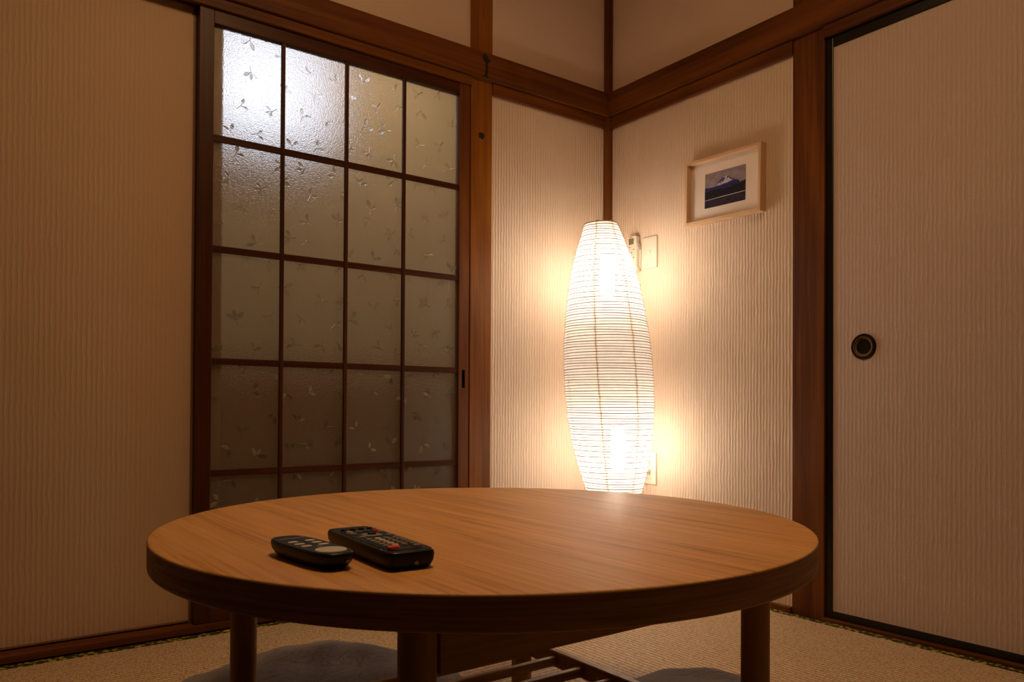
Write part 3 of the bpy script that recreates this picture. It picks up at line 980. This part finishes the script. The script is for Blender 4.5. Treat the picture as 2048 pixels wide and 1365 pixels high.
# ------------------------------------------------------------------ switch plate, outlet
def rounded_plate(bm, y0, y1, z0, z1, x0, x1, r, bev=0.0012):
    pts = []
    for cy_, cz_, a0 in ((y1 - r, z1 - r, 0), (y0 + r, z1 - r, PI / 2), (y0 + r, z0 + r, PI), (y1 - r, z0 + r, 3 * PI / 2)):
        for k in range(6):
            a = a0 + PI / 2 * k / 5
            pts.append((cy_ + r * math.cos(a), cz_ + r * math.sin(a)))
    cyc, czc = (y0 + y1) / 2, (z0 + z1) / 2
    def ring(x, off):
        out = []
        for y, z in pts:
            d = Vector((y - cyc, z - czc)); s = Vector((abs(d.x) - off, abs(d.y) - off))
            out.append(bm.verts.new((x, cyc + math.copysign(max(s.x, 0), d.x), czc + math.copysign(max(s.y, 0), d.y))))
        return out
    a = ring(x1, 0); b = ring(x0 + bev, 0); c = ring(x0, bev)
    n = len(pts)
    for p_, q_ in ((a, b), (b, c)):
        for k in range(n):
            bm.faces.new((p_[k], p_[(k + 1) % n], q_[(k + 1) % n], q_[k]))
    bm.faces.new(c); bm.faces.new(list(reversed(a)))

sw = thing('light_switch', 'ivory wall switch plate with one small switch, right of the white remote', 'switch', (0, -0.2315, 1.2225))
bm = bmesh.new(); rounded_plate(bm, -.0370, .0370, -.059, .059, -.0075, 0, .004)
obj('plate', bm, white_plastic, sw, angle=40)
bm = bmesh.new(); box(bm, -.0098, -.006, -.0085, .0085, -.0075, .0075, .0008)
k_ = obj('toggle', bm, white_plastic, sw)
bxo('indicator_mark', -.0101, -.0097, -.0060, -.0042, .0005, .0050, knot_mat, k_)

ot = thing('wall_outlet', 'ivory wall outlet with a plug in it, half hidden behind the paper lamp', 'outlet', (0, -0.2315, 0.4145))
bm = bmesh.new(); rounded_plate(bm, -.0370, .0370, -.059, .059, -.0075, 0, .004)
obj('plate', bm, white_plastic, ot, angle=40)
bm = bmesh.new(); rounded_plate(bm, -.0135, .0135, -.036, .036, -.0088, -.006, .003, .0006)
fc = obj('socket_face', bm, white_plastic, ot, angle=40)
for z_ in (.0155, -.0255):
    for y_ in (-.0075, .0055):
        bxo('slot', -.0090, -.0085, y_, y_ + .0018, z_, z_ + .009, hole_mat, fc)
bxo('label_line', -.0078, -.0074, -.018, .018, -.0405, -.0398, hole_mat, ot)
bm = bmesh.new(); box(bm, -.030, -.0088, -.013, .013, -.0150, -.0030, .003)
pg = thing('power_plug', 'small pale plug pushed into the wall outlet beside the lamp', 'plug', (0, -0.2315, 0.4145))
obj('plug_body', bm, white_plastic, pg, angle=40)
bm = bmesh.new()
tube(bm, [(-.029, .004, -.009), (-.040, .014, -.016), (-.044, .030, -.06), (-.045, .035, -.18), (-.05, .03, -.32), (-.07, .01, -.392), (-.10, -.02, -.398)], .0028, seg=8)
obj('cable', bm, white_plastic, pg, smooth=True)

# ------------------------------------------------------------------ white air conditioner remote in its wall holder
rh = thing('remote_holder', 'small white wall holder gripping the air conditioner remote beside the lamp', 'holder', (0, -0.155, 1.2285))
bm = bmesh.new()
box(bm, -.006, -.0005, -.030, .022, -.061, .034, .001)
box(bm, -.022, -.006, -.0300, -.0265, .012, .038, .0012)       # upper right arm
box(bm, -.022, -.006, .0205, .0225, .012, .038, .0008)
box(bm, -.024, -.006, -.0300, -.024, -.067, -.052, .002)      # lower corner hook
box(bm, -.026, -.002, -.030, .0225, -.070, -.064, .002)
obj('bracket', bm, white_plastic, rh, angle=40)
rc = thing('air_conditioner_remote', 'slim white remote control with grey screen hanging on the wall beside the lamp', 'remote control', (-.0065, -0.155, 1.2285))
bm = bmesh.new(); rounded_plate(bm, -.0255, .0200, -.0635, .067, -.0185, 0, .006, .0015)
rb = obj('body', bm, white_plastic, rc, angle=40)
bxo('screen', -.0190, -.0183, -.013, .0125, .034, .057, lcd_mat, rc)
bxo('maker_mark', -.0188, -.0184, -.006, .0065, .0603, .0622, dark_plastic, rc)
bm = bmesh.new(); box(bm, -.0190, -.0183, -.0175, -.0158, .050, .0525); obj('lamp_dot', bm, dark_plastic, rc)
random.seed(3)
for r_, zb in enumerate((.024, .014, .004, -.006, -.017, -.028, -.039, -.049)):
    for c_ in range(3):
        if r_ > 4 and c_ == 2 and r_ % 2:
            continue
        yb = .009 - c_ * .0115
        mm_ = button_red if (r_, c_) == (1, 2) else (button_grey if (r_ + c_) % 3 == 0 else button_white)
        bxo('button', -.0196, -.0184, yb - .003, yb + .003, zb - .0022, zb + .0022, mm_, rc, .0004)

# ------------------------------------------------------------------ remotes on the table
def superloop(a, b, n, p=4.0):
    out = []
    for k in range(n):
        t_ = 2 * PI * k / n
        c_, s_ = math.cos(t_), math.sin(t_)
        out.append((a * math.copysign(abs(c_) ** (2 / p), c_), b * math.copysign(abs(s_) ** (2 / p), s_)))
    return out
def loft(bm, secs):
    rings = [[bm.verts.new(p_) for p_ in s_] for s_ in secs]
    n = len(rings[0])
    for a, b in zip(rings, rings[1:]):
        for k in range(n):
            bm.faces.new((a[k], a[(k + 1) % n], b[(k + 1) % n], b[k]))
    bm.faces.new(list(reversed(rings[0]))); bm.faces.new(rings[-1])

# big television remote: 62 x 208 mm, near end at -y
big = thing('television_remote', 'long black remote control with many small buttons and a red key near its end', 'remote control', (-1.6890, -1.3595, TZ), math.radians(-3.0), 'remote controls on the table')
bm = bmesh.new()
hl, hwid = 0.106, 0.0325
secs = []
for z, sc_, yo in ((0.0, .86, .0), (0.003, .93, 0), (0.010, .985, 0), (0.0175, 1.0, 0), (0.0212, .985, 0), (0.0225, .955, 0)):
    L_ = hl - (1 - sc_) * .05; W_ = hwid - (1 - sc_) * .055
    secs.append([(x, y, z) for x, y in superloop(W_, L_, 64, 9.0)])
loft(bm, secs)
body = obj('body', bm, black_plastic, big, angle=28)
# raised button field
bm = bmesh.new()
secs = [[(x, y - .006, z) for x, y in superloop(a, b, 48, 6.0)] for a, b, z in ((.0262, .086, .0220), (.0258, .0856, .0232), (.025, .085, .0236))]
loft(bm, secs); obj('button_field', bm, dark_plastic, big, angle=28)
def key(parent, x, y, wx, wy, mat, z0=.0230, hgt=.0028, p=3.2, name='button'):
    bm = bmesh.new()
    loft(bm, [[(x + u, y + v, z) for u, v in superloop(wx * s_, wy * s_, 20, p)] for z, s_ in ((z0, 1.0), (z0 + hgt * .7, .97), (z0 + hgt, .8))])
    return obj(name, bm, mat, parent, angle=40)
zf = .0234
key(big, .0160, -.0815, .0055, .0042, button_grey)
key(big, -.0155, -.0830, .0078, .0048, button_red, hgt=.0036)['label'] = 'bright red power key'
for r_ in range(5):
    for c_ in range(4):
        key(big, -.0185 + c_ * .0118, -.068 + r_ * .0128, .0044, .0036, button_grey if c_ != 1 else button_white)
key(big, .0, .018, .0130, .0115, button_grey, hgt=.0022)
key(big, .0, .018, .0055, .0050, dark_plastic, z0=.0250)
for x_, y_ in ((-.019, .004), (.019, .004), (-.019, .034), (.019, .034)):
    key(big, x_, y_, .0048, .0038, button_grey)
for c_, mm_ in enumerate((button_yellow, button_green, button_green, button_red)):
    key(big, -.0185 + c_ * .0118 + (0.001 if c_ else 0), .0480, .0046, .0026, mm_ if c_ != 1 else button_grey)
key(big, -.0185, .0570, .0045, .0022, button_blue)
key(big, .0190, .0570, .0045, .0022, button_blue)
for c_ in range(4):
    key(big, -.018 + c_ * .012, .0680, .0042, .0024, dark_plastic)
bm = bmesh.new()
loft(bm, [[(.003 + u, -hl - z, .0085 + v) for u, v in superloop(.0028, .0022, 16, 2)] for z in (-.0035, .0008)])
obj('infrared_lens', bm, lens_mat, big)

# small ceiling light remote: oval, 45 x 150 mm
sm = thing('lamp_remote', 'short rounded black remote control with a big pale round button', 'remote control', (-1.7720, -1.3440, TZ), math.radians(6.0), 'remote controls on the table')
bm = bmesh.new()
secs = []
for z, sc_ in ((0.0, .66), (0.004, .82), (0.010, .95), (0.0165, 1.0), (0.0198, .975), (0.0210, .93)):
    L_ = .079 * (1 - (1 - sc_) * .5); W_ = .0262 * sc_
    secs.append([(x, y, z) for x, y in superloop(W_, L_, 64, 3.4)])
loft(bm, secs)
obj('body', bm, black_plastic, sm, angle=28)
key(sm, 0.0, -.0500, .0190, .0190, button_white, z0=.0205, hgt=.0018, p=2.0, name='round_button')
for c_ in (-1, 1):
    for r_ in range(3):
        key(sm, c_ * .0115, -.0115 + r_ * .0175, .0068, .0042, button_white, z0=.0204, hgt=.0016)
key(sm, 0.0, -.0225, .0035, .0035, button_grey, z0=.0204, hgt=.0014, p=2)
bm = bmesh.new(); loft(bm, [[(u, v + .051, z) for u, v in superloop(.018, .0022, 16, 5)] for z in (.0206, .0213)])
obj('label_strip', bm, button_grey, sm)
bm = bmesh.new()
loft(bm, [[(.006 + u, -.079 - z, .0105 + v) for u, v in superloop(.0026, .0020, 16, 2)] for z in (-.004, .0008)])
obj('infrared_lens', bm, lens_mat, sm)
